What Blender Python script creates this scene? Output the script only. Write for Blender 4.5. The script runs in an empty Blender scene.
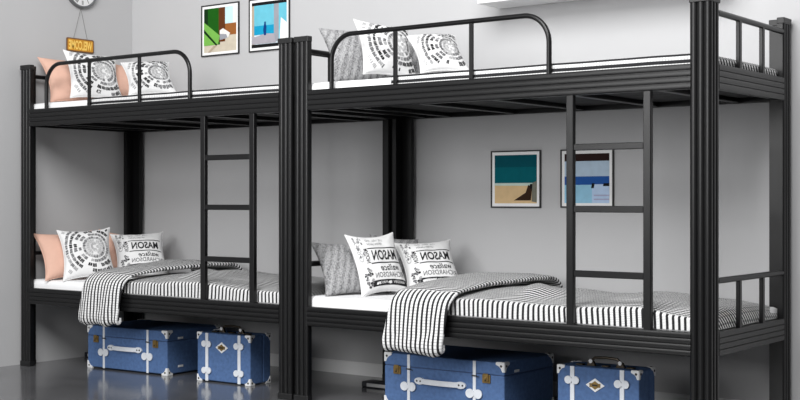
import bpy, bmesh, math, random
from mathutils import Vector, Matrix, noise
C = bpy.context.scene.collection
R = math.radians
random.seed(7)

# ------------------------------------------------------------------ materials
def new_mat(name):
    m = bpy.data.materials.new(name); m.use_nodes = True
    nt = m.node_tree; b = nt.nodes['Principled BSDF']
    return m, nt, b

def srgb(r, g, b):
    f = lambda c: (c/255/12.92) if c/255 <= .04045 else ((c/255+.055)/1.055)**2.4
    return (f(r), f(g), f(b), 1)

def mat(name, col, rough=.5, metal=0, nscale=0, namt=.12, bump=0, bscale=None, spec=.5, coords='Object'):
    m, nt, b = new_mat(name)
    b.inputs['Base Color'].default_value = col
    b.inputs['Roughness'].default_value = rough
    b.inputs['Metallic'].default_value = metal
    b.inputs['Specular IOR Level'].default_value = spec
    tc = nt.nodes.new('ShaderNodeTexCoord')
    if nscale:
        n = nt.nodes.new('ShaderNodeTexNoise'); n.inputs['Scale'].default_value = nscale; n.inputs['Detail'].default_value = 5
        nt.links.new(tc.outputs[coords], n.inputs['Vector'])
        mx = nt.nodes.new('ShaderNodeMix'); mx.data_type = 'RGBA'; mx.blend_type = 'MULTIPLY'
        mx.inputs[0].default_value = 1
        mr = nt.nodes.new('ShaderNodeMapRange'); mr.inputs[1].default_value = .3; mr.inputs[2].default_value = .7
        mr.inputs[3].default_value = 1-namt; mr.inputs[4].default_value = 1+namt
        nt.links.new(n.outputs['Fac'], mr.inputs[0])
        mx.inputs[6].default_value = col
        nt.links.new(mr.outputs[0], mx.inputs[7]); nt.links.new(mx.outputs[2], b.inputs['Base Color'])
    if bump:
        n2 = nt.nodes.new('ShaderNodeTexNoise'); n2.inputs['Scale'].default_value = bscale or 200; n2.inputs['Detail'].default_value = 3
        nt.links.new(tc.outputs[coords], n2.inputs['Vector'])
        bp = nt.nodes.new('ShaderNodeBump'); bp.inputs['Strength'].default_value = bump; bp.inputs['Distance'].default_value = .002
        nt.links.new(n2.outputs['Fac'], bp.inputs['Height']); nt.links.new(bp.outputs[0], b.inputs['Normal'])
    return m

def math_node(nt, op, a, b=None, c=None):
    n = nt.nodes.new('ShaderNodeMath'); n.operation = op
    for i, v in enumerate((a, b, c)):
        if v is None: continue
        if isinstance(v, (int, float)): n.inputs[i].default_value = v
        else: nt.links.new(v, n.inputs[i])
    return n.outputs[0]

def stripe_mat(name, period, duty, phase, axis):
    """woven ticking: charcoal and white stripes, white ones crossed by faint thin lines"""
    m, nt, b = new_mat(name)
    uv = nt.nodes.new('ShaderNodeUVMap'); uv.uv_map = 'UVMap'
    sp = nt.nodes.new('ShaderNodeSeparateXYZ'); nt.links.new(uv.outputs[0], sp.inputs[0])
    s, t = (sp.outputs[0], sp.outputs[1]) if axis == 0 else (sp.outputs[1], sp.outputs[0])
    fr = math_node(nt, 'FRACT', math_node(nt, 'ADD', math_node(nt, 'DIVIDE', s, period), phase))
    wh = math_node(nt, 'LESS_THAN', fr, duty)
    ft = math_node(nt, 'FRACT', math_node(nt, 'DIVIDE', t, .0135))
    tick = math_node(nt, 'LESS_THAN', ft, .2)
    mx = nt.nodes.new('ShaderNodeMix'); mx.data_type = 'RGBA'
    mx.inputs[6].default_value = srgb(226, 226, 226); mx.inputs[7].default_value = srgb(165, 165, 166)
    nt.links.new(tick, mx.inputs[0])
    m2 = nt.nodes.new('ShaderNodeMix'); m2.data_type = 'RGBA'
    m2.inputs[6].default_value = srgb(38, 38, 40); nt.links.new(mx.outputs[2], m2.inputs[7])
    nt.links.new(wh, m2.inputs[0]); nt.links.new(m2.outputs[2], b.inputs['Base Color'])
    b.inputs['Roughness'].default_value = .9; b.inputs['Specular IOR Level'].default_value = .2
    return m

M = {}
M['black'] = mat('black_powder_coat', srgb(15, 15, 16), .3, 0, 60, .06, .05, 900, spec=.32)
M['cap'] = mat('black_plastic_cap', srgb(16, 16, 17), .45, 0, 40, .05)
M['deck'] = mat('dark_plank', srgb(14, 14, 15), .7, 0, 30, .2)
M['wall'] = mat('painted_wall', srgb(186, 186, 187), .85, 0, 3, .015, .04, 300, spec=.2)
M['base'] = mat('painted_baseboard', srgb(226, 226, 226), .5, 0, 5, .02)
M['sheet'] = mat('white_sheet', srgb(236, 236, 237), .9, 0, 8, .02, .3, 30, spec=.2)
M['white_cloth'] = mat('white_linen', srgb(224, 224, 224), .9, 0, 12, .03, .25, 400, spec=.2)
M['ink'] = mat('black_print', srgb(34, 34, 36), .9, 0, 60, .1, spec=.2)
M['ink2'] = mat('grey_print', srgb(104, 104, 106), .9, 0, 60, .15, spec=.2)
M['ink3'] = mat('pale_grey_print', srgb(160, 160, 161), .9, 0, 60, .15, spec=.2)
M['pink'] = mat('blush_velvet', srgb(212, 172, 154), .85, 0, 14, .04, .25, 300, spec=.2)
M['blue'] = mat('blue_canvas', srgb(76, 104, 148), .75, 0, 55, .16, .4, 900, spec=.3)
M['darkedge'] = mat('dark_binding', srgb(44, 62, 98), .7, 0, 30, .1)
M['leather'] = mat('white_leather', srgb(214, 218, 224), .5, 0, 30, .04)
M['steel'] = mat('bright_corner_metal', srgb(224, 225, 226), .4, 0, 40, .03)
M['brass'] = mat('aged_brass', srgb(128, 104, 58), .4, .5, 60, .2)
M['rivet'] = mat('dark_rivet', srgb(40, 36, 30), .5, .3, 20, .1)
M['darkmetal'] = mat('dark_bronze', srgb(62, 54, 44), .38, .6, 40, .15)
M['shelf'] = mat('white_lacquer', srgb(240, 240, 240), .4, 0, 6, .01)
M['mat_board'] = mat('white_mat_board', srgb(240, 240, 240), .7, 0, 20, .01)
M['frame'] = mat('black_picture_frame', srgb(24, 24, 26), .45, 0, 40, .08)
M['clock_rim'] = mat('grey_clock_rim', srgb(112, 114, 116), .35, .3, 30, .05)
M['clock_face'] = mat('white_clock_face', srgb(226, 226, 226), .5, 0, 20, .01)
M['sign'] = mat('amber_sign_board', srgb(204, 140, 30), .6, 0, 40, .15)
M['sign_edge'] = mat('brown_sign_edge', srgb(112, 80, 50), .6, 0, 40, .15)
M['sign_text'] = mat('pale_yellow_lettering', srgb(246, 206, 104), .6, 0, 40, .1)
M['string'] = mat('grey_cord', srgb(110, 108, 106), .8, 0, 60, .1)
M['pale_edge'] = mat('pale_plastic_edge', srgb(190, 190, 190), .4, 0, 20, .03)
M['navy_case'] = mat('near_black_case', srgb(26, 28, 36), .45, 0, 20, .1)
M['stripe_x'] = stripe_mat('striped_ticking_across', .0258, .56, .1, 0)
M['stripe_y'] = stripe_mat('striped_ticking_along', .029, .49, .31, 1)
M['stripe_fine'] = stripe_mat('fine_striped_ticking', .0215, .50, .2, 1)

def knit_mat():
    m, nt, b = new_mat('grey_heather_knit')
    tc = nt.nodes.new('ShaderNodeTexCoord')
    mp = nt.nodes.new('ShaderNodeMapping'); mp.inputs['Rotation'].default_value = (0, 0, R(-28)); mp.inputs['Scale'].default_value = (150, 75, 40)
    nt.links.new(tc.outputs['Object'], mp.inputs[0])
    n = nt.nodes.new('ShaderNodeTexNoise'); n.inputs['Scale'].default_value = 1.6; n.inputs['Detail'].default_value = 3
    nt.links.new(mp.outputs[0], n.inputs['Vector'])
    mp2 = nt.nodes.new('ShaderNodeMapping'); mp2.inputs['Rotation'].default_value = (0, 0, R(20))
    nt.links.new(tc.outputs['Object'], mp2.inputs[0])
    w = nt.nodes.new('ShaderNodeTexWave'); w.inputs['Scale'].default_value = 9; w.inputs['Distortion'].default_value = 2.5; w.inputs['Detail'].default_value = 2
    nt.links.new(mp2.outputs[0], w.inputs['Vector'])
    f = math_node(nt, 'ADD', math_node(nt, 'MULTIPLY', n.outputs['Fac'], .88), math_node(nt, 'MULTIPLY', w.outputs['Fac'], .12))
    cr = nt.nodes.new('ShaderNodeValToRGB')
    cr.color_ramp.elements[0].position = .30; cr.color_ramp.elements[0].color = srgb(84, 84, 86)
    cr.color_ramp.elements[1].position = .62; cr.color_ramp.elements[1].color = srgb(176, 176, 177)
    nt.links.new(f, cr.inputs[0]); nt.links.new(cr.outputs[0], b.inputs['Base Color'])
    bp = nt.nodes.new('ShaderNodeBump'); bp.inputs['Strength'].default_value = .6; bp.inputs['Distance'].default_value = .004
    nt.links.new(f, bp.inputs['Height']); nt.links.new(bp.outputs[0], b.inputs['Normal'])
    b.inputs['Roughness'].default_value = .95; b.inputs['Specular IOR Level'].default_value = .1
    return m
M['knit'] = knit_mat()

def floor_mat():
    m, nt, b = new_mat('polished_dark_concrete')
    tc = nt.nodes.new('ShaderNodeTexCoord')
    n = nt.nodes.new('ShaderNodeTexNoise'); n.inputs['Scale'].default_value = 2.2; n.inputs['Detail'].default_value = 8; n.inputs['Roughness'].default_value = .65
    nt.links.new(tc.outputs['Object'], n.inputs['Vector'])
    cr = nt.nodes.new('ShaderNodeValToRGB')
    cr.color_ramp.elements[0].position = .3; cr.color_ramp.elements[0].color = srgb(74, 74, 76)
    cr.color_ramp.elements[1].position = .72; cr.color_ramp.elements[1].color = srgb(106, 106, 108)
    nt.links.new(n.outputs['Fac'], cr.inputs[0]); nt.links.new(cr.outputs[0], b.inputs['Base Color'])
    mr = nt.nodes.new('ShaderNodeMapRange'); mr.inputs[3].default_value = .1; mr.inputs[4].default_value = .2
    nt.links.new(n.outputs['Fac'], mr.inputs[0]); nt.links.new(mr.outputs[0], b.inputs['Roughness'])
    b.inputs['Specular IOR Level'].default_value = .75
    return m
M['floor'] = floor_mat()

# ------------------------------------------------------------------ mesh helpers
class MB:
    """collects shapes; build() links them as ONE mesh object"""
    def __init__(s): s.v = []; s.f = []; s.mi = []; s.uv = []
    def add(s, vs, fs, mi=0, uvs=None):
        o = len(s.v); s.v += [tuple(v) for v in vs]
        for f in fs:
            s.f.append([o+i for i in f]); s.mi.append(mi)
            s.uv.append([uvs[i] for i in f] if uvs else None)
    def box(s, x0, x1, y0, y1, z0, z1, mi=0):
        s.add([(x, y, z) for z in (z0, z1) for y in (y0, y1) for x in (x0, x1)],
              [(0, 2, 3, 1), (4, 5, 7, 6), (0, 1, 5, 4), (2, 6, 7, 3), (0, 4, 6, 2), (1, 3, 7, 5)], mi)
    def prism(s, prof, fn, d0, d1, mi=0):
        """prof: list of 2-D points, fn(a,b,d) -> xyz"""
        n = len(prof)
        vs = [fn(a, b, d0) for a, b in prof]+[fn(a, b, d1) for a, b in prof]
        fs = [(i, (i+1) % n, n+(i+1) % n, n+i) for i in range(n)]
        fs += [tuple(range(n-1, -1, -1)), tuple(range(n, 2*n))]
        s.add(vs, fs, mi)
    def tube(s, pts, r, seg=12, mi=0, closed=False, cap=True):
        pts = [Vector(p) for p in pts]; n = len(pts); vs = []; N = None
        for i, p in enumerate(pts):
            if closed: T = pts[(i+1) % n]-pts[i-1]
            else: T = pts[min(i+1, n-1)]-pts[max(i-1, 0)]
            T.normalize()
            if N is None:
                N = T.orthogonal().normalized()
            else:
                N = (N-T*N.dot(T)).normalized()
            B = T.cross(N)
            for k in range(seg):
                a = 2*math.pi*k/seg; vs.append(p+(N*math.cos(a)+B*math.sin(a))*r)
        fs = []
        for i in range(n if closed else n-1):
            j = (i+1) % n
            for k in range(seg):
                l = (k+1) % seg; fs.append((i*seg+k, i*seg+l, j*seg+l, j*seg+k))
        if cap and not closed:
            fs += [tuple(range(seg-1, -1, -1)), tuple((n-1)*seg+k for k in range(seg))]
        s.add(vs, fs, mi)
    def disc(s, c, r, ax, ay, az, t, seg=24, mi=0, sx=1, sy=1):
        """a thick disc: centre c, in-plane axes ax, ay, thickness t along az"""
        c, ax, ay, az = Vector(c), Vector(ax), Vector(ay), Vector(az)
        ring = [(math.cos(2*math.pi*k/seg)*r*sx, math.sin(2*math.pi*k/seg)*r*sy) for k in range(seg)]
        s.prism(ring, lambda a, b, d: tuple(c+ax*a+ay*b+az*d), 0, t, mi)
    def build(s, name, mats, parent=None, smooth=False, bevel=0, sharp=35):
        me = bpy.data.meshes.new(name); me.from_pydata(s.v, [], s.f)
        if any(u is not None for u in s.uv):
            ul = me.uv_layers.new(name='UVMap')
            for p in me.polygons:
                u = s.uv[p.index]
                if u:
                    for k, li in enumerate(p.loop_indices): ul.data[li].uv = u[k]
        for m in (mats if isinstance(mats, (list, tuple)) else [mats]): me.materials.append(m)
        for p in me.polygons: p.material_index = s.mi[p.index]; p.use_smooth = smooth
        bm = bmesh.new(); bm.from_mesh(me)
        bmesh.ops.recalc_face_normals(bm, faces=bm.faces[:])
        bm.to_mesh(me); bm.free()
        if smooth: me.set_sharp_from_angle(angle=R(sharp))
        o = bpy.data.objects.new(name, me); C.objects.link(o)
        if parent: o.parent = parent
        if bevel:
            b = o.modifiers.new('bevel', 'BEVEL'); b.width = bevel; b.segments = 2; b.limit_method = 'ANGLE'; b.angle_limit = R(40)
        return o

def tag(o, label=None, cat=None, group=None, kind=None):
    if label: o['label'] = label
    if cat: o['category'] = cat
    if group: o['group'] = group
    if kind: o['kind'] = kind
    return o

def empty(name, loc, label, cat, group=None, rz=0):
    o = bpy.data.objects.new(name, None); C.objects.link(o); o.location = loc; o.rotation_euler = (0, 0, rz)
    o.empty_display_size = .1
    return tag(o, label, cat, group)

def copy_tree(o, parent=None):
    c = o.copy(); C.objects.link(c)
    if parent: c.parent = parent
    for ch in list(o.children): copy_tree(ch, c)
    return c

# ------------------------------------------------------------------ calibrated layout (metres)
L, GAP, D, PW, PT, H = 2.1805, .0187, .8807, .0889, .030, 1.80
XR = -L                       # left end of the near (right-hand) bed
XL = -2*L-GAP                 # left end of the far (left-hand) bed
WALL_Y, WALL_X = .905, -4.42
ZUB, ZUT, ZLB, ZLT = 1.4332, 1.5325, .3748, .4689   # long rails, bottom / top

# ------------------------------------------------------------------ the room
m = MB(); m.box(WALL_X-.1, 4.2, -7, WALL_Y+.1, -.1, 0); tag(m.build('floor', M['floor']), 'dark grey polished concrete floor', 'floor', kind='structure')
m = MB(); m.box(WALL_X-.1, 4.2, WALL_Y, WALL_Y+.1, 0, 3.1); tag(m.build('wall_back', M['wall']), 'light grey painted wall behind the beds', 'wall', kind='structure')
m = MB(); m.box(WALL_X-.1, WALL_X, -7, WALL_Y, 0, 3.1); tag(m.build('wall_left', M['wall']), 'light grey painted wall at the far bed end', 'wall', kind='structure')
m = MB(); m.prism([(0, 0), (-.010, 0), (-.010, .066), (-.006, .074), (0, .074)], lambda a, b, d: (d, WALL_Y+a, b), WALL_X, 4.2)
tag(m.build('baseboard_back', M['base']), 'pale grey baseboard along the back wall', 'baseboard', kind='structure')

# ------------------------------------------------------------------ bunk bed
def L_profile():
    """front-left post in plan: outer corner at (0,0), legs along +x and +y, three rounded ribs on each outer face"""
    pts = []
    def ribs(n=3, g=.010):
        out = []; pitch = PW/n
        for k in range(n):
            c = (k+.5)*pitch
            for a in range(-5, 6):
                u = math.sin(a/5*math.pi/2)*.985
                out.append((c+u*pitch/2, g*(1-math.sqrt(1-u*u)*1.0)))
        return out
    front = [(a, b) for a, b in ribs()]
    c = .006
    pts += front+[(PW, .006), (PW, PT)]
    pts += [(PT, PT), (PT, PW), (.006, PW)]
    pts += [(b, a) for a, b in reversed(ribs())]
    return pts
PROF = L_profile()

def add_post(parent, fx, fy):
    X = lambda a: L-a if fx else a
    Y = lambda b: D-b if fy else b
    m = MB(); m.prism(PROF, lambda a, b, d: (X(a), Y(b), d), .012, H-.012)
    o = m.build('post', M['black'], parent, smooth=True, sharp=28)
    e = .0022
    cp = [(-e, -e), (PW+e, -e), (PW+e, PT+e), (PT+e, PT+e), (PT+e, PW+e), (-e, PW+e)]
    m = MB(); m.prism(cp, lambda a, b, d: (X(a), Y(b), d), H-.028, H); m.build('post_cap', M['cap'], o, bevel=.003)
    m = MB(); m.prism(cp, lambda a, b, d: (X(a), Y(b), d), 0, .03); m.build('foot_cap', M['cap'], o, bevel=.003)

def rail_profile(h, ribs=4, t=.03, g=.006):
    """(depth, z): rolled steel side rail with rounded ribs on the outer face"""
    pts = []
    p = h/ribs
    for k in range(ribs):
        z0, z1 = k*p, (k+1)*p
        pts += [(g if k else .002, z0+(.0007 if k else 0)), (.0006, z0+.0019), (0, z0+.0036), (0, z1-.0036), (.0006, z1-.0019), (g if k < ribs-1 else .002, z1-(.0007 if k < ribs-1 else 0))]
    pts += [(t, h), (t, 0)]
    return pts

def build_bed():
    bed = empty('bunk_bed', (0, 0, 0), 'black', 'bunk bed')
    for fx in (0, 1):
        for fy in (0, 1): add_post(bed, fx, fy)
    for z0, z1 in ((ZLB, ZLT), (ZUB, ZUT)):
        h = z1-z0; pr = rail_profile(h)
        m = MB(); m.prism(pr, lambda a, b, d: (d, a, z0+b), PW-.004, L-PW+.004); m.build('side_rail', M['black'], bed, smooth=True, sharp=25)
        m = MB(); m.prism(pr, lambda a, b, d: (d, D-a, z0+b), PW-.004, L-PW+.004); m.build('side_rail', M['black'], bed, smooth=True, sharp=25)
        m = MB(); m.prism(pr, lambda a, b, d: (a, d, z0+b), PW-.004, D-PW+.004); m.build('end_board', M['black'], bed, smooth=True, sharp=25)
        m = MB(); m.prism(pr, lambda a, b, d: (L-a, d, z0+b), PW-.004, D-PW+.004); m.build('end_board', M['black'], bed, smooth=True, sharp=25)
        # cross bars under the deck
        for k in range(5):
            x = L-.147-k*.4-.1
            if x < .06: continue
            m = MB(); m.box(x-.017, x+.017, PT, D-PT, z0+.003, z0+.023); m.build('cross_bar', M['black'], bed, bevel=.003)
        m = MB(); m.box(L*.08-.017, L*.08+.017, PT, D-PT, z0+.003, z0+.023); m.build('cross_bar', M['black'], bed, bevel=.003)
        m = MB()
        for k in range(6):
            y0 = .036+k*.135; m.box(.034, L-.034, y0, y0+.130, z0+.0235, z0+.0365)
        m.build('mattress_deck', M['deck'], bed)
    # end rails with two uprights
    for zr, zt in ((1.738, ZUT), (.672, ZLT)):
        for x in (.013, L-.013):
            m = MB(); m.tube([(x, PW-.003, zr), (x, D-PW+.003, zr)], .0125, 14); m.build('end_rail', M['black'], bed, smooth=True)
            for y in (.315, .568):
                m = MB(); m.box(x-.009, x+.009, y-.0125, y+.0125, zt-.002, zr-.004); m.build('end_upright', M['black'], bed, bevel=.003)
    # guard rail, a bent tube on top of the front side rail
    x0, x1, zt, r, y = -1.949+L, -.735+L, 1.790, .125, .0135
    pts = [(x0, y, ZUT-.004), (x0, y, ZUT+.06)]
    for k in range(13):
        a = math.pi-k*math.pi/24; pts.append((x0+r+r*math.cos(a), y, zt-r+r*math.sin(a)))
    for k in range(13):
        a = math.pi/2-k*math.pi/24; pts.append((x1-r+r*math.cos(a), y, zt-r+r*math.sin(a)))
    pts += [(x1, y, ZUT+.06), (x1, y, ZUT-.004)]
    m = MB(); m.tube(pts, .0115, 14); g = m.build('guard_rail', M['black'], bed, smooth=True)
    for xx in (-1.560+L, -1.134+L):
        m = MB(); m.box(xx-.010, xx+.010, y-.006, y+.006, ZUT-.004, zt-.002); m.build('guard_upright', M['black'], g, bevel=.002)
    # ladder between the two front rails
    for xa, xb in ((-.646+L, -.612+L), (-.291+L, -.257+L)):
        m = MB(); m.box(xa, xb, .002, .026, ZLT-.02, ZUB+.004); m.build('ladder_rail', M['black'], bed, bevel=.003)
    for z in (1.2145, .955, .684):
        m = MB(); m.box(-.613+L, -.290+L, .004, .024, z-.014, z+.014); m.build('ladder_rung', M['black'], bed, bevel=.003)
    return bed

bed_near = build_bed(); bed_near.location = (XR, 0, 0)
bed_far = copy_tree(bed_near); bed_far.location = (XL, 0, 0)
GB = 'matching black bunk beds'
tag(bed_near, 'right black metal bunk bed, in front of the two low pictures', 'bunk bed', GB)
tag(bed_far, 'left black metal bunk bed standing in the corner below the clock', 'bunk bed', GB)

# ------------------------------------------------------------------ mattresses
def mattress(z0, z1, label, ox):
    r = .03; x0, x1, y0, y1 = .036, L-.036, .036, D-.036
    nx, ny = 60, 28; m = MB()
    def hh(x, y):
        d = min(x-x0, x1-x, y-y0, y1-y)
        e = 0 if d >= r else r-math.sqrt(max(0, r*r-(r-d)**2))
        return z1-e+.003*noise.noise(Vector((x*5, y*5, z1)))*(1 if d > r else d/r)
    xs = [x0+(x1-x0)*(.5-.5*math.cos(math.pi*min(1, max(0, i/nx)))) for i in range(nx+1)]
    ys = [y0+(y1-y0)*(.5-.5*math.cos(math.pi*j/ny)) for j in range(ny+1)]
    vs = [(x, y, hh(x, y)) for y in ys for x in xs]
    fs = [(j*(nx+1)+i, j*(nx+1)+i+1, (j+1)*(nx+1)+i+1, (j+1)*(nx+1)+i) for j in range(ny) for i in range(nx)]
    loop = [i for i in range(nx+1)]+[(j)*(nx+1)+nx for j in range(1, ny+1)]+[ny*(nx+1)+i for i in range(nx-1, -1, -1)]+[j*(nx+1) for j in range(ny-1, 0, -1)]
    b0 = len(vs); vs += [(vs[i][0], vs[i][1], z0) for i in loop]; n = len(loop)
    fs += [(loop[k], loop[(k+1) % n], b0+(k+1) % n, b0+k) for k in range(n)]
    fs.append(tuple(b0+k for k in range(n)))
    m.add(vs, fs); o = m.build('mattress', M['sheet'], smooth=True, sharp=60); o.location = (ox, 0, 0)
    return tag(o, label, 'mattress', 'white mattresses on the bunks')
ZML, ZMU = .518, 1.572
for ox, w in ((XR, 'right'), (XL, 'left')):
    mattress(ZLB+.0365, ZML, 'white sheeted mattress on the lower bunk of the %s bed' % w, ox)
    mattress(ZUB+.0365, ZMU, 'white sheeted mattress on the upper bunk of the %s bed' % w, ox)

# ------------------------------------------------------------------ blankets
def nz(x, y, s=0): return noise.noise(Vector((x, y, s)))

def grid(m, P, UV, ni, nj, mi=0, split=None):
    vs = [P(i/ni, j/nj) for j in range(nj+1) for i in range(ni+1)]
    uv = [UV(i/ni, j/nj) for j in range(nj+1) for i in range(ni+1)]
    fs = [(j*(ni+1)+i, j*(ni+1)+i+1, (j+1)*(ni+1)+i+1, (j+1)*(ni+1)+i) for j in range(nj) for i in range(ni)]
    o = len(m.mi); m.add(vs, fs, mi, uv)
    if split is not None:
        for j in range(nj):
            for i in range(ni):
                if (j+.5)/nj > split: m.mi[o+j*ni+i] = 1

def clear_posts(x, y):
    if y < PW+.004 or y > D-PW-.004: x = min(x, L-.0325)
    if x > L-PW-.004: y = min(max(y, .0325), D-.0325)
    return x, y

def lower_blanket(ox, seed, label):
    m = MB()
    xa, xb = -1.30+L, -.0265+L                 # covers from the fold to the foot end
    yb, yf = .848, .031
    zb = ZLT+.004
    def top(x, y):
        t = (x-xa)/(xb-xa)
        z = .545+.006*math.sin(t*9+seed)+.010*nz(x*3, y*3, seed)+.006*nz(x*9, y*7, seed+3)
        z += .022*math.exp(-((x-(-.86+L)-.25*(y-.4))/.10)**2)*math.exp(-((y-.40)/.22)**2)   # folds lying across
        z += .014*math.exp(-((x-(-.42+L)+.2*(y-.4))/.14)**2)*math.exp(-((y-.45)/.3)**2)
        z += .030*math.exp(-((x-(-1.00+L)+.35*(y-.35))/.075)**2)*math.exp(-((y-.36)/.22)**2)
        z += .026*math.sin(math.pi*min(1, max(0, (y-.05)/.8)))
        z -= .020*max(0, t-.75)/.25
        return z
    def P(s, t):
        # s along x ; t from back edge over the top and down the front
        x = xa+(xb-xa)*s
        ex = 0
        if s > .93:
            k = (s-.93)/.07; ex = k
        prof_y = [(0, yb), (.05, yb-.003), (.12, yb-.04), (.80, .050), (.84, yf+.010), (.86, yf+.002), (.88, yf-.001), (1, yf-.002)]
        for (t0, y0), (t1, y1) in zip(prof_y, prof_y[1:]):
            if t <= t1:
                y = y0+(y1-y0)*(t-t0)/(t1-t0); break
        def lerp(tab, t):
            for (t0, v0), (t1, v1) in zip(tab, tab[1:]):
                if t <= t1: return v0+(v1-v0)*(t-t0)/(t1-t0)
            return tab[-1][1]
        d = lerp([(0, 0), (.06, .60), (.12, .93), (.16, 1), (.78, 1), (.84, .965), (.86, .90), (.88, .82), (1, 0)], t)
        de = lerp([(0, 1), (.35, .965), (.6, .86), (.8, .62), (.92, .3), (1, 0)], ex)
        z = zb+(top(x, y)-zb)*d*de
        if t > .86: y -= .004*math.sin(x*60+seed)*(t-.86)/.14*0 + .003*nz(x*12, 0, seed)
        x, y = clear_posts(x, y)
        return (x, y, z)
    def UV(s, t):
        x = xa+(xb-xa)*s
        return (x+.010*nz(x*4, t*3, seed+9), t*1.05+.05*(s > .93)*(s-.93)/.07)
    grid(m, P, UV, 150, 100, 1)
    for k_ in range(100):
        for i_ in range(150): m.mi[k_*150+i_] = 0 if k_ >= 84 else 1
    # turned-back end: a thick double strip across the bed, its front end hanging outside the side rail
    path = [(.848, .552), (.82, .585), (.76, .606), (.62, .612), (.44, .606), (.25, .596), (.12, .584), (.05, .572), (.008, .556),
            (-.020, .525), (-.031, .480), (-.036, .43), (-.040, .38), (-.043, .345), (-.041, .322), (-.033, .309), (-.022, .307), (-.012, .316), (-.010, .335)]
    # resample smoothly
    pp = [Vector((0, a, b)) for a, b in path]; dense = []
    for i in range(len(pp)-1):
        p0, p1, p2, p3 = pp[max(i-1, 0)], pp[i], pp[i+1], pp[min(i+2, len(pp)-1)]
        for k in range(5):
            t = k/5; dense.append(.5*((2*p1)+(-p0+p2)*t+(2*p0-5*p1+4*p2-p3)*t*t+(-p0+3*p1-3*p2+p3)*t**3))
    dense.append(pp[-1]); n = len(dense)
    ln = [0]
    for a, b in zip(dense, dense[1:]): ln.append(ln[-1]+(b-a).length)
    hang0 = next(i for i, p in enumerate(dense) if p.y < 0)
    seg = 44
    vs = []; uv = []
    for i, p in enumerate(dense):
        T = (dense[min(i+1, n-1)]-dense[max(i-1, 0)]).normalized(); Nn = Vector((0, -T.z, T.y))
        Nn = Vector((0, T.z, -T.y))
        hang = max(0, (ln[i]-ln[hang0])/(ln[-1]-ln[hang0]))
        # left / right border of the strip along its length
        k = ln[i]/ln[-1]
        xl = -1.585+.045*math.sin(k*3.1)-.02*hang-.015*(1-k)
        xr = -1.215+.012*math.sin(k*5)-.035*hang+.07*max(0, 1-k*1.9)
        half = (xr-xl)/2; cx = (xl+xr)/2+L
        th = .012+.006*hang+.006*min(1, max(0, p.y/.5))
        for q in range(seg):
            a = 2*math.pi*q/seg
            ca, sa = math.cos(a), math.sin(a)
            ux = math.copysign(abs(ca)**.45, ca); un = math.copysign(abs(sa)**.6, sa)
            x = cx+half*ux
            w = 0
            if hang > 0: w = .010*hang*math.sin(ux*7+seed+hang*2)+.006*hang*nz(ux*4, hang*5, seed)
            else: w = .006*nz(ux*2, k*9, seed+5)
            pt = Vector((x, p.y, p.z))+Nn*(th*un+w*(.6+.4*un))
            if hang > 0: pt.y = min(pt.y, -.006)
            if hang > .75: pt.z += .018*nz(x*13, 2, seed)*(hang-.75)*4
            vs.append(pt); uv.append((x+.012*ux*hang, ln[i]))
    fs = []
    for i in range(n-1):
        for q in range(seg):
            r_ = (q+1) % seg; fs.append((i*seg+q, i*seg+r_, (i+1)*seg+r_, (i+1)*seg+q))
    fs += [tuple(range(seg)), tuple((n-1)*seg+q for q in range(seg))]
    o0 = len(m.mi); m.add(vs, fs, 0, uv)
    for i in range(n-1):
        if dense[i].y > .035:
            for q in range(seg): m.mi[o0+i*seg+q] = 1
    o = m.build('blanket', [M['stripe_x'], M['stripe_fine']], smooth=True, sharp=70); o.location = (ox, 0, 0)
    tag(o, label, 'blanket', 'striped blankets on the lower bunks')
lower_blanket(XR, 1.3, 'black and white striped blanket folded back over the lower bunk of the right bed')
lower_blanket(XL, 4.1, 'black and white striped blanket folded back over the lower bunk of the left bed')

def upper_blanket(ox, seed, label):
    m = MB()
    xa, xb = -1.596+L, -.0265+L
    zb, zt = ZUT+.001, ZMU+.007
    prof = [(.850, zb), (.850, zt-.014), (.842, zt-.002), (.82, zt+.001), (.60, zt+.004), (.30, zt+.003), (.06, zt), (.040, zt-.001), (.031, zt-.004), (.0275, zt-.010),
            (.0265, zt-.020), (.0285, zt-.025), (.0275, zt-.029), (.0262, zt-.036), (.027, zb)]
    ln = [0]
    for (a, b), (c, d) in zip(prof, prof[1:]): ln.append(ln[-1]+math.hypot(a-c, b-d))
    N = 90
    def at(t):
        s = t*ln[-1]
        for i in range(len(prof)-1):
            if s <= ln[i+1]+1e-9:
                k = (s-ln[i])/(ln[i+1]-ln[i]); return prof[i][0]+(prof[i+1][0]-prof[i][0])*k, prof[i][1]+(prof[i+1][1]-prof[i][1])*k
        return prof[-1]
    def warp(t):        # denser samples near the front edge
        return 1-(1-t)**1.8
    def P(s, t):
        y, z = at(warp(t)); x = xa+(xb-xa)*s
        z += .0012*nz(x*6, 0, seed)*(1 if z > zb+.004 else 0)
        if s > .965:
            k = (s-.965)/.035; x = xa+(xb-xa)*(.965+.035*math.sin(k*math.pi/2)); z = zb+(z-zb)*math.cos(k*math.pi/2)**.6 if k < 1 else zb
        x, y = clear_posts(x, y)
        return (x, y, z)
    def UV(s, t): return (s*(xb-xa)+(0.0 if s < .965 else (s-.965)*1.2), (1-warp(t))*ln[-1])
    grid(m, P, UV, 90, N)
    # near edge and closing thickness at the turned end
    o = m.build('blanket', M['stripe_y'], smooth=True, sharp=60); o.location = (ox, 0, 0)
    sm = o.modifiers.new('solid', 'SOLIDIFY'); sm.thickness = .006; sm.offset = -1
    tag(o, label, 'blanket', 'striped blankets on the upper bunks')
upper_blanket(XR, 2.2, 'flat striped blanket tucked over the upper bunk of the right bed')
upper_blanket(XL, 6.2, 'flat striped blanket tucked over the upper bunk of the left bed')

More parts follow.
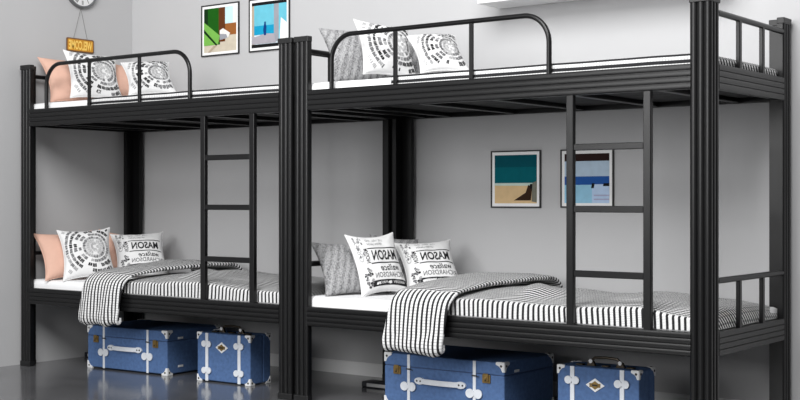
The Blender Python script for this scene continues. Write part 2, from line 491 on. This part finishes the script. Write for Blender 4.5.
# ------------------------------------------------------------------ cushions
def text_polys(txt, bold=0.0, shear=0.0):
    """outline text -> (verts 2-D normalised to height 1 and width w, faces)"""
    cu = bpy.data.curves.new('lettering', 'FONT'); cu.body = txt; cu.size = 1; cu.offset = bold; cu.shear = shear; cu.resolution_u = 3
    ob = bpy.data.objects.new('lettering', cu); C.objects.link(ob)
    dg = bpy.context.evaluated_depsgraph_get(); me = ob.evaluated_get(dg).to_mesh()
    vs = [(v.co.x, v.co.y) for v in me.vertices]; fs = [tuple(p.vertices) for p in me.polygons]
    ob.evaluated_get(dg).to_mesh_clear(); bpy.data.objects.remove(ob); bpy.data.curves.remove(cu)
    x0, x1 = min(v[0] for v in vs), max(v[0] for v in vs); y0, y1 = min(v[1] for v in vs), max(v[1] for v in vs)
    return [((x-x0)/(x1-x0), (y-y0)/(y1-y0)) for x, y in vs], fs

def pillow_point(a, b, side, w, h, T, seed):
    """a,b in [-1,1]; side +1 front, -1 back -> local (x right, y up from base, z to the front)"""
    c = .15
    x = w/2*a*(1-c*(1-b*b)*abs(a)**1.0)
    y = h/2+h/2*b*(1-c*(1-a*a)*abs(b)**1.0)
    f = max(0, (1-abs(a)**2.3))*max(0, (1-abs(b)**2.3))
    z = T*f**.42*(1 if side > 0 else .9)
    z += .006*f*nz(a*2.2, b*2.2, seed+side)+.010*(f**.6)*(1-f)*nz(a*5, b*5, seed+side*3)
    # small pulls radiating from the corners
    return Vector((x, y, side*max(z, .0)))

def cushion(name, mats, pose, w, h, T, zrest, label, seed, decals=None, group=None, piping=None):
    """pose = (x, y, psi, lean, roll)"""
    m = MB(); n = 34
    w_ = lambda q: math.sin(math.pi/2*q)
    front = lambda a, b: pillow_point(a, b, 1, w, h, T, seed)
    for side in (1, -1):
        vs = [pillow_point(w_(-1+2*i/n), w_(-1+2*j/n), side, w, h, T, seed) for j in range(n+1) for i in range(n+1)]
        fs = []
        for j in range(n):
            for i in range(n):
                q = (j*(n+1)+i, j*(n+1)+i+1, (j+1)*(n+1)+i+1, (j+1)*(n+1)+i)
                fs.append(q if side > 0 else q[::-1])
        m.add(vs, fs, 0)
    if decals:
        for vs2, fs2, mi in decals:
            o = len(m.v)
            m.v += [tuple(front(a, b)+Vector((0, 0, .0013 if mi < 4 else .0022))) for a, b in vs2]
            for f in fs2:
                m.f.append([o+i for i in f]); m.mi.append(mi if mi < 4 else 4); m.uv.append(None)
    me_o = m.build(name, mats, smooth=True, sharp=180)
    bm = bmesh.new(); bm.from_mesh(me_o.data); bmesh.ops.remove_doubles(bm, verts=bm.verts[:], dist=.00005); bm.to_mesh(me_o.data); bm.free()
    x, y, psi, lean, roll = pose; psi, lean, roll = R(psi), R(lean), R(roll)
    nn = Vector((math.sin(psi), -math.cos(psi), 0)); u = Vector((math.cos(psi), math.sin(psi), 0)); Z = Vector((0, 0, 1))
    up = Z*math.cos(lean)-nn*math.sin(lean); n3 = nn*math.cos(lean)+Z*math.sin(lean)
    u2 = u*math.cos(roll)+up*math.sin(roll); up2 = up*math.cos(roll)-u*math.sin(roll)
    mw = Matrix(((u2.x, up2.x, n3.x, x), (u2.y, up2.y, n3.y, y), (u2.z, up2.z, n3.z, 0), (0, 0, 0, 1)))
    low = min((mw @ v.co).z for v in me_o.data.vertices)
    mw[2][3] = zrest-low-.002
    me_o.matrix_world = mw
    if piping:
        ring = []
        for k in range(160):
            t = k/160*4; s_ = int(t); q = w_(-1+2*(t-s_))
            a, b = ((q, -1), (1, q), (-q, 1), (-1, -q))[s_]
            p = pillow_point(a, b, 1, w, h, T, seed); ring.append((p.x, p.y, 0))
        pm = MB(); pm.tube(ring, .0032, 6, closed=True); pm.build('piping', piping, me_o, smooth=True)
    return tag(me_o, label, 'cushion', group)

def compass_print(cx, cy, seed, r0=.10):
    """concentric rings of letter-like blocks round an off-centre hub, split by thin white spokes"""
    rnd = random.Random(seed); out = []
    rings = [(.06, .18, 14, 3), (.205, .32, 20, 3), (.345, .47, 24, 2), (.50, .64, 26, 2), (.68, .84, 28, 1), (.89, 1.03, 32, 1), (1.08, 1.22, 36, 2), (1.28, 1.42, 40, 3)]
    for r0_, r1_, n, mi in rings:
        for k in range(n):
            if rnd.random() < .05: continue
            a0 = 2*math.pi*(k+.05)/n; a1 = 2*math.pi*(k+.95)/n
            if abs(((k+.5)/n*9) % 1-.5) > .44: continue
            parts = rnd.choice((2, 3, 3))
            shade = mi if rnd.random() > .3 else min(3, mi+1)
            for p in range(parts):
                b0 = a0+(a1-a0)*(p+.08)/parts; b1 = a0+(a1-a0)*(p+(.92 if mi < 3 else .7))/parts
                q0 = r0_+rnd.random()*.2*(r1_-r0_); q1 = r1_-rnd.random()*.2*(r1_-r0_)
                pts = [(cx+q*math.cos(b), cy+q*math.sin(b)) for q, b in ((q0, b0), (q1, b0), (q1, b1), (q0, b1))]
                if any(abs(x) > .95 or abs(y) > .95 for x, y in pts): continue
                out.append((pts, [(0, 1, 2, 3)], shade))
    # thin ring lines close to the hub
    for rr in (.19, .33):
        s = 48
        pts = [(cx+q*math.cos(2*math.pi*k/s), cy+q*math.sin(2*math.pi*k/s)) for k in range(s) for q in (rr, rr+.012)]
        out.append((pts, [(2*k, 2*k+1, 2*((k+1) % s)+1, 2*((k+1) % s)) for k in range(s)], 3))
    return out

def place_text(txt, x0, x1, y0, y1, mi, mirror=True, bold=.0, shear=0, rot=False, cuts=1):
    vs, fs = text_polys(txt, bold, shear)
    o = []
    for a, b in vs:
        if mirror: a = 1-a
        if rot: o.append((x0+(x1-x0)*(1-b), y0+(y1-y0)*a))
        else: o.append((x0+(x1-x0)*a, y0+(y1-y0)*b))
    return (o, fs, mi)

def bar(x0, x1, y0, y1, mi, n=24):
    vs = [(x0+(x1-x0)*i/n, y) for i in range(n+1) for y in (y0, y1)]
    return (vs, [(2*i, 2*i+1, 2*i+3, 2*i+2) for i in range(n)], mi)

def text_print():
    o = []
    o.append(place_text('LIVE  WELL  AND', -.42, .30, .70, .80, 2, bold=-.01))
    o.append(place_text('OFTEN LAUGH', -.40, .22, .54, .63, 2))
    o.append(bar(-.46, .86, .40, .435, 1)); o.append(bar(-.46, .88, -.10, -.065, 1))
    o.append(place_text('MASON', -.34, .74, .0, .34, 1, bold=.025))
    o.append(place_text('wallace', -.12, .70, -.35, -.14, 1, shear=.3, bold=.01))
    o.append(place_text('RICHARDSON', -.40, .86, -.58, -.40, 2, bold=.01))
    o.append(bar(-.56, .92, -.86, -.66, 1))
    o.append(place_text('WARDEN  IN  MASON', -.36, .80, -.80, -.71, 4))
    o.append(place_text('MASON', -.66, -.48, -.06, .42, 1, rot=True, bold=.01))
    o.append(place_text('YARD', -.92, -.74, -.0, .75, 3, rot=True))
    rnd = random.Random(3)
    for k in range(34):          # small floral scribble up the left border
        x, y = -.86+rnd.random()*.34, -.85+rnd.random()*.62; s = .02+rnd.random()*.03
        pts = [(x+s*math.cos(t*1.05)*(1+.5*rnd.random()), y+s*math.sin(t*1.05)) for t in range(6)]
        o.append((pts, [tuple(range(6))], rnd.choice((1, 2, 2, 3))))
    for k in range(26):
        x, y = -.9+rnd.random()*.3, .1+rnd.random()*.8; s = .012+rnd.random()*.02
        o.append(([(x-s, y-s*1.6), (x+s, y-s*1.6), (x+s, y+s*1.6), (x-s, y+s*1.6)], [(0, 1, 2, 3)], rnd.choice((2, 3))))
    return o

PRINT = [M['white_cloth'], M['ink'], M['ink2'], M['ink3'], M['white_cloth']]
TP = text_print()
GC = 'throw cushions on the bunks'
def toward(x, y, d):  # shift towards the front right of the room
    return x+.776*d, y-.63*d

def cu(kind, x, y, psi, lean, roll, w, h, z, label, d=0, T=.058, seed=1, c=(.25, .1)):
    x, y = toward(x, y, d)
    if kind == 'pink': return cushion('throw_cushion', [M['pink']], (x, y, psi, lean, roll), w, h, T, z, label, seed, piping=M['pink'])
    if kind == 'knit': return cushion('throw_cushion', [M['knit']], (x, y, psi, lean, roll), w, h, T, z, label, seed)
    if kind == 'compass': return cushion('throw_cushion', PRINT, (x, y, psi, lean, roll), w, h, T, z, label, seed, compass_print(c[0], c[1], seed), piping=M['white_cloth'])
    if kind == 'text': return cushion('throw_cushion', PRINT, (x, y, psi, lean, roll), w, h, T, z, label, seed, TP, piping=M['white_cloth'])

# left bed, lower bunk
cu('pink', -4.143, .223, 72, 35, 2, .37, .335, ZML, 'blush pink cushion leaning on the left end of the lower left bunk', .045, seed=1)
cu('compass', -4.109, .305, 57, 35, 3, .312, .36, ZML, 'white cushion with black ring print on the lower left bunk', .21, seed=2, c=(.28, .08))
cu('pink', -4.10, .455, 56, 40, -14, .26, .325, ZML, 'blush pink cushion wedged between ring print and lettered cushions, lower left bunk', -.06, seed=3)
cu('text', -3.985, .610, 54, 43, 3, .325, .36, ZML, 'white cushion with mirrored lettering on the lower bunk of the left bed', .15, seed=4)
# right bed, lower bunk
cu('knit', -1.931, .215, 64, 37, 0, .37, .33, ZML, 'grey knitted cushion at the left end of the lower right bunk', -.03, T=.046, seed=5)
cu('text', -1.996, .424, 66, 29, 2, .275, .345, ZML, 'white lettered cushion beside the grey knit, left of two on lower right bunk', .23, T=.05, seed=6)
cu('knit', -1.96, .55, 54, 38, -8, .27, .34, ZML, 'grey knitted cushion mostly hidden between the two lettered cushions', .0, seed=7)
cu('text', -1.783, .605, 50, 41, 4, .305, .335, ZML, 'white lettered cushion by the striped fold, right of two on lower right bunk', .12, seed=8)
# left bed, upper bunk
cu('pink', -4.109, .231, 74, 38, -1, .37, .36, ZMU, 'blush pink cushion at the left end of the upper left bunk', .0, seed=9)
cu('compass', -3.958, .237, 70, 35, -4, .325, .37, ZMU, 'white ring print cushion under the hanging sign on upper left bunk', .07, T=.05, seed=10, c=(.30, .05))
cu('pink', -3.82, .34, 60, 46, -14, .25, .32, ZMU+.010, 'blush pink cushion peeping between two ring print cushions, upper left bunk', -.10, T=.045, seed=11)
cu('compass', -3.440, .212, 53, 54, 4, .28, .37, ZMU+.010, 'white ring print cushion lying back, rightmost on the upper left bunk', .0, seed=12, c=(.38, -.1))
# right bed, upper bunk
cu('knit', -1.889, .224, 60, 37, 0, .37, .365, ZMU, 'grey knitted cushion at the left end of the upper right bunk', .0, seed=13)
cu('compass', -1.735, .189, 66, 29, -5, .295, .325, ZMU, 'white ring print cushion beside grey knit on the upper right bunk', .05, seed=14, c=(.35, .05))
cu('knit', -1.57, .37, 58, 46, -4, .24, .30, ZMU+.010, 'grey knitted cushion tucked between ring print cushions, upper right bunk', -.08, T=.045, seed=15)
cu('compass', -1.372, .155, 46, 54, 3, .24, .355, ZMU+.010, 'white ring print cushion lying back, rightmost on the upper right bunk', .0, seed=16, c=(.40, -.15))

# ------------------------------------------------------------------ suitcases
def corner_cap(m, sx, sy, sz, W, Dp, Hh, s=.042, t=.0025, mi=0, rv=1, faces='fse'):
    """bright triangular caps wrapping one corner; sx/sy/sz pick the corner"""
    x = 0 if sx < 0 else W; y = 0 if sy < 0 else Dp; z = 0 if sz < 0 else Hh
    dx, dy, dz = -sx, -sy, -sz
    def tri(o, a, b, nrm):
        o, a, b, nrm = Vector(o), Vector(a), Vector(b), Vector(nrm)
        # rounded triangle: long legs, blunt tips
        prof = [(0, 0), (1, 0), (1.0, .22), (.62, .40), (.40, .62), (.22, 1.0), (0, 1)]
        m.prism(prof, lambda p, q, d: tuple(o+a*p*s+b*q*s+nrm*d), -.004, t, mi)
        c = o+a*s*.36+b*s*.36
        m.disc(c, .0055, a, b, nrm, t+.0015, 10, rv)
    tri((x, y, z), (dx, 0, 0), (0, 0, dz), (0, sy, 0))
    tri((x, y, z), (0, dy, 0), (0, 0, dz), (sx, 0, 0))
    tri((x, y, z), (dx, 0, 0), (0, dy, 0), (0, 0, sz))

def rounded_box(m, x0, x1, y0, y1, z0, z1): m.box(x0, x1, y0, y1, z0, z1)

def bowtie(m, cx, cz, r, y, t=.006, mi=0):
    """two overlapping round leather keepers side by side with a pinched waist"""
    pts = []
    o = r*1.0; k0 = R(24)
    for k in range(17):
        a = -(math.pi-k0)+(2*(math.pi-k0))*k/16; pts.append((cx+o+r*math.cos(a), cz+r*math.sin(a)))
    for k in range(17):
        a = k0+(2*(math.pi-k0))*k/16; pts.append((cx-o+r*math.cos(a), cz+r*math.sin(a)))
    m.prism(pts, lambda a, b, d: (a, y-d, b), 0, t, mi)

def build_trunk(W=.655, Dp=.44, Hh=.25):
    t = empty('trunk', (0, 0, 0), 'x', 'trunk')
    seam = .19
    m = MB(); m.box(0, W, 0, Dp, .006, seam); m.build('body', M['blue'], t, bevel=.006)
    m = MB(); m.box(0, W, 0, Dp, seam+.0015, Hh); m.build('lid', M['blue'], t, bevel=.006)
    m = MB(); m.box(.004, W-.004, .004, Dp-.004, seam-.002, seam+.003); m.build('seam_band', M['darkedge'], t)
    for fx in (.215, .765):
        x = fx*W; m = MB()
        m.box(x-.008, x+.008, -.004, 0, .004, Hh)
        s = m.build('strap', M['leather'], t, bevel=.0015)
        m = MB(); bowtie(m, x, .098, .0215, -.0035); m.build('strap_keeper', M['leather'], s)
        m = MB(); m.box(x-.012, x+.012, -.0075, -.003, seam-.012, seam-.006); m.tube([(x+.010, -.007, seam-.009), (x+.026, -.008, seam-.013)], .002, 6)
        m.build('strap_buckle', M['rivet'], s)
    for x, dz in ((.115*W, .0), (.862*W, .0)):
        m = MB(); m.box(x-.021, x+.021, -.006, 0, .152, .190); lt = m.build('latch', M['brass'], t, bevel=.002)
        m = MB(); m.box(x-.013, x+.013, -.011, -.005, .160, .196); m.disc((x, -.011, .176), .006, (1, 0, 0), (0, 0, 1), (0, -1, 0), .004, 12); m.build('hasp', M['brass'], lt, bevel=.001)
        m = MB(); m.box(x-.004, x+.004, -.0125, -.011, .163, .169); m.build('keyhole', M['rivet'], lt)
    # leather carry handle on the front, slightly bowed
    xa, xb, zc = .315*W, .655*W, .130
    m = MB(); n = 16; vs = []
    for i in range(n+1):
        k = i/n; x = xa+(xb-xa)*k; y = -.008-.016*math.sin(math.pi*k)**.7; hw = .0125
        vs += [(x, y, zc-hw), (x, y, zc+hw), (x, y+.006, zc+hw), (x, y+.006, zc-hw)]
    fs = []
    for i in range(n):
        for q in range(4): fs.append((4*i+q, 4*i+(q+1) % 4, 4*i+4+(q+1) % 4, 4*i+4+q))
    fs += [(0, 1, 2, 3), (4*n, 4*n+3, 4*n+2, 4*n+1)]
    m.add(vs, fs); hd = m.build('handle', M['leather'], t, bevel=.0015)
    for x, s in ((xa, 1), (xb, -1)):
        m = MB(); m.disc((x, -.0095, zc), .0165, (1, 0, 0), (0, 0, 1), (0, 1, 0), .0095, 20, sx=1.75); m.build('handle_tab', M['leather'], hd)
        m = MB()
        for q in (-.014, .006): m.disc((x+q*s, -.012, zc), .0042, (1, 0, 0), (0, 0, 1), (0, 1, 0), .003, 10)
        m.build('rivet', M['rivet'], hd)
    for sx in (-1, 1):
        for sy in (-1, 1):
            for sz in (-1, 1):
                m = MB(); corner_cap(m, sx, sy, sz, W, Dp, Hh); m.build('corner_cap', [M['steel'], M['rivet']], t)
    for z in (.045, .205):
        m = MB(); m.box(W, W+.003, .085, .125, z-.006, z+.006); m.build('side_clip', M['steel'], t, bevel=.001)
    return t

def build_case(W=.388, Dp=.165, Hh=.265):
    t = empty('suitcase', (0, 0, 0), 'x', 'suitcase')
    m = MB(); m.box(0, W, 0, Dp*.62, .005, Hh); m.build('body', M['blue'], t, bevel=.006)
    m = MB(); m.box(0, W, Dp*.62+.0015, Dp, .005, Hh); m.build('lid', M['blue'], t, bevel=.006)
    for fx in (.19, .80):
        x = fx*W; m = MB()
        m.box(x-.0105, x+.0105, -.004, 0, .003, Hh)
        s = m.build('strap', M['leather'], t, bevel=.0015)
        for z in (.205, .060):
            m = MB(); bowtie(m, x, z, .0175, -.0035); m.build('strap_keeper', M['leather'], s)
    # lozenge badge
    cx, cz = .475*W, .190
    def loz(k): return [(cx-.045*k, cz), (cx, cz-.030*k), (cx+.045*k, cz), (cx, cz+.030*k)]
    m = MB(); m.prism(loz(1), lambda a, b, d: (a, -d, b), 0, .004); bd = m.build('badge', M['steel'], t, bevel=.0008)
    m = MB()
    m.prism(loz(.62), lambda a, b, d: (a, -d, b), .0035, .0055)
    for s in (-1, 1):
        m.box(cx-.026, cx+.026, -.0068, -.005, cz+s*.006-.0022, cz+s*.006+.0022)
    m.build('badge_motif', M['brass'], bd)
    m = MB(); m.box(cx-.012, cx+.012, -.0082, -.0066, cz-.0035, cz+.0035); m.build('badge_centre', M['rivet'], bd)
    # bronze arched handle on top with two post brackets
    y = Dp*.32; xa, xb = .36*W, .72*W
    pts = [(xa, y, Hh+.006), (xa+.004, y, Hh+.026), (xa+.016, y, Hh+.037), ((xa+xb)/2, y, Hh+.040), (xb-.016, y, Hh+.037), (xb-.004, y, Hh+.026), (xb, y, Hh+.006)]
    m = MB(); m.tube(pts, .0062, 10); hd = m.build('handle', M['darkmetal'], t, smooth=True)
    for x in (xa, xb):
        m = MB(); m.prism([(x-.022, 0), (x+.022, 0), (x+.010, .024), (x-.010, .024)], lambda a, b, d: (a, d, Hh+b), y-.008, y+.008); m.build('handle_bracket', M['darkmetal'], hd, bevel=.002)
        m = MB(); m.disc((x, y-.008, Hh+.022), .009, (1, 0, 0), (0, 0, 1), (0, -1, 0), .004, 14); m.build('handle_stud', M['steel'], hd)
    m = MB()
    for x in (.22*W, .84*W, .54*W): m.box(x-.017, x+.017, y-.012, y+.014, Hh, Hh+.007)
    m.build('lock_plate', M['darkmetal'], t, bevel=.002)
    for sx in (-1, 1):
        for sy in (-1, 1):
            for sz in (-1, 1):
                m = MB(); corner_cap(m, sx, sy, sz, W, Dp, Hh, .036); m.build('corner_cap', [M['steel'], M['rivet']], t)
    return t

tr = build_trunk(); tr.location = (-3.985, .185, .002); tr.rotation_euler = (0, 0, R(2.6))
tag(tr, 'long blue trunk with white straps under the left bunk bed', 'trunk', 'blue trunks under the beds')
tr2 = copy_tree(tr); tr2.location = (-1.758, .186, .002); tr2.rotation_euler = (0, 0, R(0)); tr2.scale = (1.05, 1, 1)
tag(tr2, 'long blue trunk with white straps under the right bunk bed', 'trunk')
ca = build_case(); ca.location = (-3.073, .200, .002); ca.rotation_euler = (0, 0, R(2))
tag(ca, 'small blue upright case with diamond badge under the left bunk bed', 'suitcase', 'small blue cases under the beds')
ca2 = copy_tree(ca); ca2.location = (-.796, .190, .002); ca2.rotation_euler = (0, 0, R(2))
tag(ca2, 'small blue upright case with diamond badge under the right bunk bed', 'suitcase')

def flat_case():
    t = empty('storage_tray', (0, 0, 0), 'x', 'tray')
    m = MB(); m.box(0, .30, 0, .09, 0, .030); m.build('body', M['navy_case'], t, bevel=.006)
    m = MB(); m.box(.040, .30, -.006, .004, .006, .024); m.build('front_edge', M['pale_edge'], t, bevel=.0015)
    return t
fc = flat_case(); fc.location = (-2.205, .56, 0)
tag(fc, 'flat dark tray with a pale edge on the floor behind the right bed trunk', 'tray', 'flat trays behind the trunks')
fc2 = copy_tree(fc); fc2.location = (-4.41, .50, 0)
tag(fc2, 'flat dark tray with a pale edge on the floor behind the left bed trunk', 'tray')

# ------------------------------------------------------------------ pictures
def colour(name, rgb, n=25): 
    return mat(name, srgb(*rgb), .85, 0, n, .06, spec=.15)

def picture(x0, x1, z0, z1, art, label, border=.016, fr=.0075):
    y = WALL_Y
    t = empty('framed_picture', ((x0+x1)/2+.008, y, z0), label, 'picture', 'framed pictures on the back wall')
    W, Hh = x1-x0, z1-z0; ox = -W/2
    m = MB()
    m.box(ox, ox+W, -.0105, 0, 0, fr); m.box(ox, ox+W, -.0105, 0, Hh-fr, Hh); m.box(ox, ox+fr, -.0105, 0, fr, Hh-fr); m.box(ox+W-fr, ox+W, -.0105, 0, fr, Hh-fr)
    m.build('frame', M['frame'], t, bevel=.001)
    m = MB(); m.box(ox+fr, ox+W-fr, -.006, -.001, fr, Hh-fr); m.build('mat_board', M['mat_board'], t)
    a0, a1, b0, b1 = ox+fr+border, ox+W-fr-border, fr+border, Hh-fr-border
    m = MB(); mats = []; yy = .0064
    for poly, mt in art:
        if mt not in mats: mats.append(mt)
        yk = -yy; yy += .00025
        m.add([(a0+(a1-a0)*p, yk, b0+(b1-b0)*q) for p, q in poly], [tuple(range(len(poly)))], mats.index(mt))
    o = m.build('print', mats, t)
    return t
def rc(x0, x1, y0, y1): return [(x0, y0), (x1, y0), (x1, y1), (x0, y1)]
K = {k: colour('print_'+k, v) for k, v in dict(
    green=(24, 88, 16), dkgreen=(14, 46, 16), lime=(116, 176, 78), cream=(200, 190, 172), brown=(96, 52, 24), rust=(150, 92, 46), sky=(196, 226, 230), white=(232, 230, 226),
    black=(22, 22, 24), cyan=(104, 186, 206), aqua=(22, 150, 190), navy=(14, 60, 120), tan=(176, 160, 140), grey=(150, 152, 160), pale=(206, 222, 230), rock=(164, 160, 168),
    teal=(0, 92, 102), dkteal=(0, 76, 88), sand=(216, 186, 142), foam=(196, 214, 204), umber=(56, 38, 26), stone=(120, 120, 108),
    choc=(44, 28, 26), haze=(178, 198, 216), blue=(38, 86, 158), pool=(150, 200, 226), ltblue=(186, 208, 236), lilac=(170, 174, 204)).items()}
# upper left: a green door and a bed in a warm room
picture(-3.773, -3.446, 1.889, 2.209, [
    (rc(0, 1, 0, 1), K['cream']), (rc(0, .50, .16, 1), K['green']), (rc(0, .12, .60, 1), K['dkgreen']), (rc(.46, .66, .22, 1), K['brown']),
    (rc(.66, 1, .36, .66), K['rust']), (rc(.66, 1, .62, 1), K['sky']), (rc(.90, 1, .62, 1), K['white']),
    ([(0, .40), (.44, .16), (.50, .36), (0, .70)], K['lime']), ([(0, .16), (.40, .16), (0, .44)], K['lime']), ([(0, .46), (.38, .14), (.42, .16), (0, .54)], K['dkgreen']),
    ([(.50, .26), (.76, .30), (.82, .40), (.60, .52), (.50, .48)], K['white']), ([(.50, .26), (.74, .30), (.70, .38), (.50, .40)], K['grey']),
    ([(.12, 0), (.30, .14), (.40, .14), (.20, 0)], K['tan'])],
    'framed print with a green door above the left bed, left of the upper two')
picture(-3.362, -3.030, 1.889, 2.209, [
    (rc(0, 1, 0, 1), K['pale']), (rc(0, 1, .93, 1), K['black']), (rc(0, .07, 0, .93), K['tan']), (rc(.07, .66, .46, .93), K['cyan']), (rc(.07, .66, .28, .48), K['aqua']),
    ([(.64, .10), (.78, .10), (.78, .93), (.64, .93)], K['grey']), ([(.78, .1), (1, .1), (1, .93), (.78, .93)], K['cyan']), ([(.80, .1), (1, .1), (1, .50), (.84, .62)], K['white']),
    ([(0, .08), (.70, .08), (.64, .28), (.40, .30), (.1, .24), (0, .26)], K['rock']), (rc(0, .78, 0, .07), K['black']), (rc(.78, 1, 0, .10), K['white']),
    ([(.36, .26), (.42, .26), (.43, .46), (.40, .52), (.36, .50), (.34, .38)], K['navy']), (rc(.37, .41, .50, .56), K['navy'])],
    'framed print of a figure facing bright blue sea, behind the middle posts')
picture(-1.613, -1.311, .952, 1.249, [
    (rc(0, 1, 0, 1), K['sand']), (rc(0, 1, .38, 1), K['teal']), (rc(0, 1, .75, 1), K['dkteal']), ([(0, .37), (1, .36), (1, .42), (0, .42)], K['foam']),
    ([(.46, .06), (.86, .06), (.90, .34), (.80, .38), (.74, .22)], K['umber']), ([(.84, .30), (.90, .30), (.90, .40), (.84, .40)], K['black']), ([(.88, .04), (1, .02), (1, .46), (.90, .42)], K['stone'])],
    'framed teal sea and sand print on the wall left of the right ladder')
picture(-1.196, -.898, .954, 1.247, [
    (rc(0, 1, 0, 1), K['haze']), (rc(0, 1, .85, 1), K['choc']), (rc(0, 1, .36, .54), K['blue']), (rc(0, .66, 0, .37), K['pool']), (rc(.62, 1, 0, .38), K['ltblue']),
    (rc(.66, 1, .14, .17), K['lilac']), (rc(.66, 1, .06, .09), K['lilac']), ([(.60, .30), (.66, .30), (.68, .40), (.62, .40)], K['black']), ([(.86, .34), (1, .34), (1, .40), (.88, .40)], K['black'])],
    'framed blue horizon print on the wall, partly behind the right ladder')

# ------------------------------------------------------------------ wall shelf
m = MB(); m.box(-1.555, -.25, .690, WALL_Y, 1.990, 2.150)
o = m.build('wall_shelf', M['shelf'], bevel=.004)
tag(o, 'white box shelf on the wall above the right bed', 'shelf')

# ------------------------------------------------------------------ clock and sign on the left wall (facing +x)
cy, cz, cr = .477, 2.322, .119
ck = empty('wall_clock', (WALL_X, cy, cz), 'round white clock with grey rim on the left wall', 'clock')
m = MB(); m.disc((0, 0, 0), cr, (0, 1, 0), (0, 0, 1), (1, 0, 0), .022, 48); m.build('case', M['clock_rim'], ck, bevel=.003)
m = MB(); ring = [(0.024, (cr-.007)*math.cos(2*math.pi*k/60), (cr-.007)*math.sin(2*math.pi*k/60)) for k in range(60)]; m.tube(ring, .0065, 8, closed=True); m.build('rim', M['clock_rim'], ck, smooth=True)
m = MB(); m.disc((.0215, 0, 0), cr-.014, (0, 1, 0), (0, 0, 1), (1, 0, 0), .003, 48); fa = m.build('dial', M['clock_face'], ck)
m = MB()
NUM = {12: 3, 1: 1, 2: 2, 3: 3, 4: 2, 5: 1, 6: 2, 7: 3, 8: 3, 9: 2, 10: 1, 11: 2}
for hr, cnt in NUM.items():
    a = math.pi/2-hr*math.pi/6; rad = Vector((0, math.cos(a), math.sin(a))); tan = Vector((0, -math.sin(a), math.cos(a)))
    for q in range(cnt):
        off = (q-(cnt-1)/2)*.0075
        p = [rad*(cr-.047)+tan*(off-.0018), rad*(cr-.047)+tan*(off+.0018), rad*(cr-.021)+tan*(off+.0018), rad*(cr-.021)+tan*(off-.0018)]
        m.add([(.0255, v.y, v.z) for v in p], [(0, 1, 2, 3)])
m.build('numeral', M['ink'], fa)
for ang, ln_, wd in ((R(130), .055, .0035), (R(35), .078, .0025)):
    d = Vector((0, math.cos(ang), math.sin(ang))); t_ = Vector((0, -math.sin(ang), math.cos(ang))); m = MB()
    m.prism([(-.012, -wd), (ln_, -wd*.5), (ln_, wd*.5), (-.012, wd)], lambda a, b, dd: (dd, (d*a+t_*b).y, (d*a+t_*b).z), .026, .0275); m.build('hand', M['ink'], ck)

sy0, sy1, sz0, sz1 = .366, .580, 1.925, 2.011
sg = empty('hanging_sign', (WALL_X, (sy0+sy1)/2, sz0), 'small amber sign hanging on strings below the clock', 'sign')
hw, hh = (sy1-sy0)/2, sz1-sz0
def rr(w, h0, h1, r):
    pts = []
    for cx_, cz_, a0 in ((w-r, h1-r, 0), (-w+r, h1-r, 90), (-w+r, h0+r, 180), (w-r, h0+r, 270)):
        for k in range(6): a = R(a0+k*18); pts.append((cx_+r*math.cos(a), cz_+r*math.sin(a)))
    return pts
m = MB(); m.prism(rr(hw, 0, hh, .010), lambda a, b, d: (d, a, b), .004, .008); m.build('border', M['sign_edge'], sg)
m = MB(); m.prism(rr(hw-.008, .008, hh-.008, .007), lambda a, b, d: (d, a, b), .007, .0095); m.build('panel', M['sign'], sg)
vs, fs = text_polys('WELCOME', .035)
m = MB(); m.add([(.0100, (1-a)*2*(hw-.015)-(hw-.015), .014+b*(hh-.028)) for a, b in vs], fs); m.build('lettering', M['sign_text'], sg)
m = MB()
apex = (.010, cy-.002-(sy0+sy1)/2, cz-cr-.001-sz0)
for yy in (-.055, .052): m.tube([(.010, yy, hh-.002), apex], .0012, 6)
m.build('string', M['string'], sg)

# ------------------------------------------------------------------ light, world, camera
def area(name, loc, target, sx, sy, power, col=(1, 1, 1)):
    l = bpy.data.lights.new(name, 'AREA'); l.shape = 'RECTANGLE'; l.size = sx; l.size_y = sy; l.energy = power; l.color = col
    o = bpy.data.objects.new(name, l); C.objects.link(o); o.location = loc
    o.rotation_euler = (Vector(target)-Vector(loc)).to_track_quat('-Z', 'Y').to_euler()
    return o
area('ceiling_light', (-.2, -3.3, 4.2), (-1.4, .6, .9), 3.6, 2.4, 345)
area('front_fill_light', (-2.2, -5.8, 2.2), (-.9, .5, .9), 3.2, 2.2, 175)  # added unseen fill from the front to lift the lower bunks, no actual window
w = bpy.data.worlds.new('world'); bpy.context.scene.world = w; w.use_nodes = True
bg = w.node_tree.nodes['Background']; bg.inputs[0].default_value = (1, 1, 1, 1); bg.inputs[1].default_value = .20

cam = bpy.data.cameras.new('camera'); co = bpy.data.objects.new('camera', cam); C.objects.link(co)
co.location = (2.012, -4.6693, .9939); co.rotation_euler = (R(90), 0, .648)
cam.sensor_width = 36; cam.lens = 1263.4/800*36; cam.shift_y = -.2/800; cam.clip_end = 60
sc = bpy.context.scene; sc.camera = co
sc.view_settings.view_transform = 'Standard'; sc.view_settings.look = 'None'; sc.view_settings.gamma = 1; sc.view_settings.exposure = 0
sc.view_settings.use_curve_mapping = False
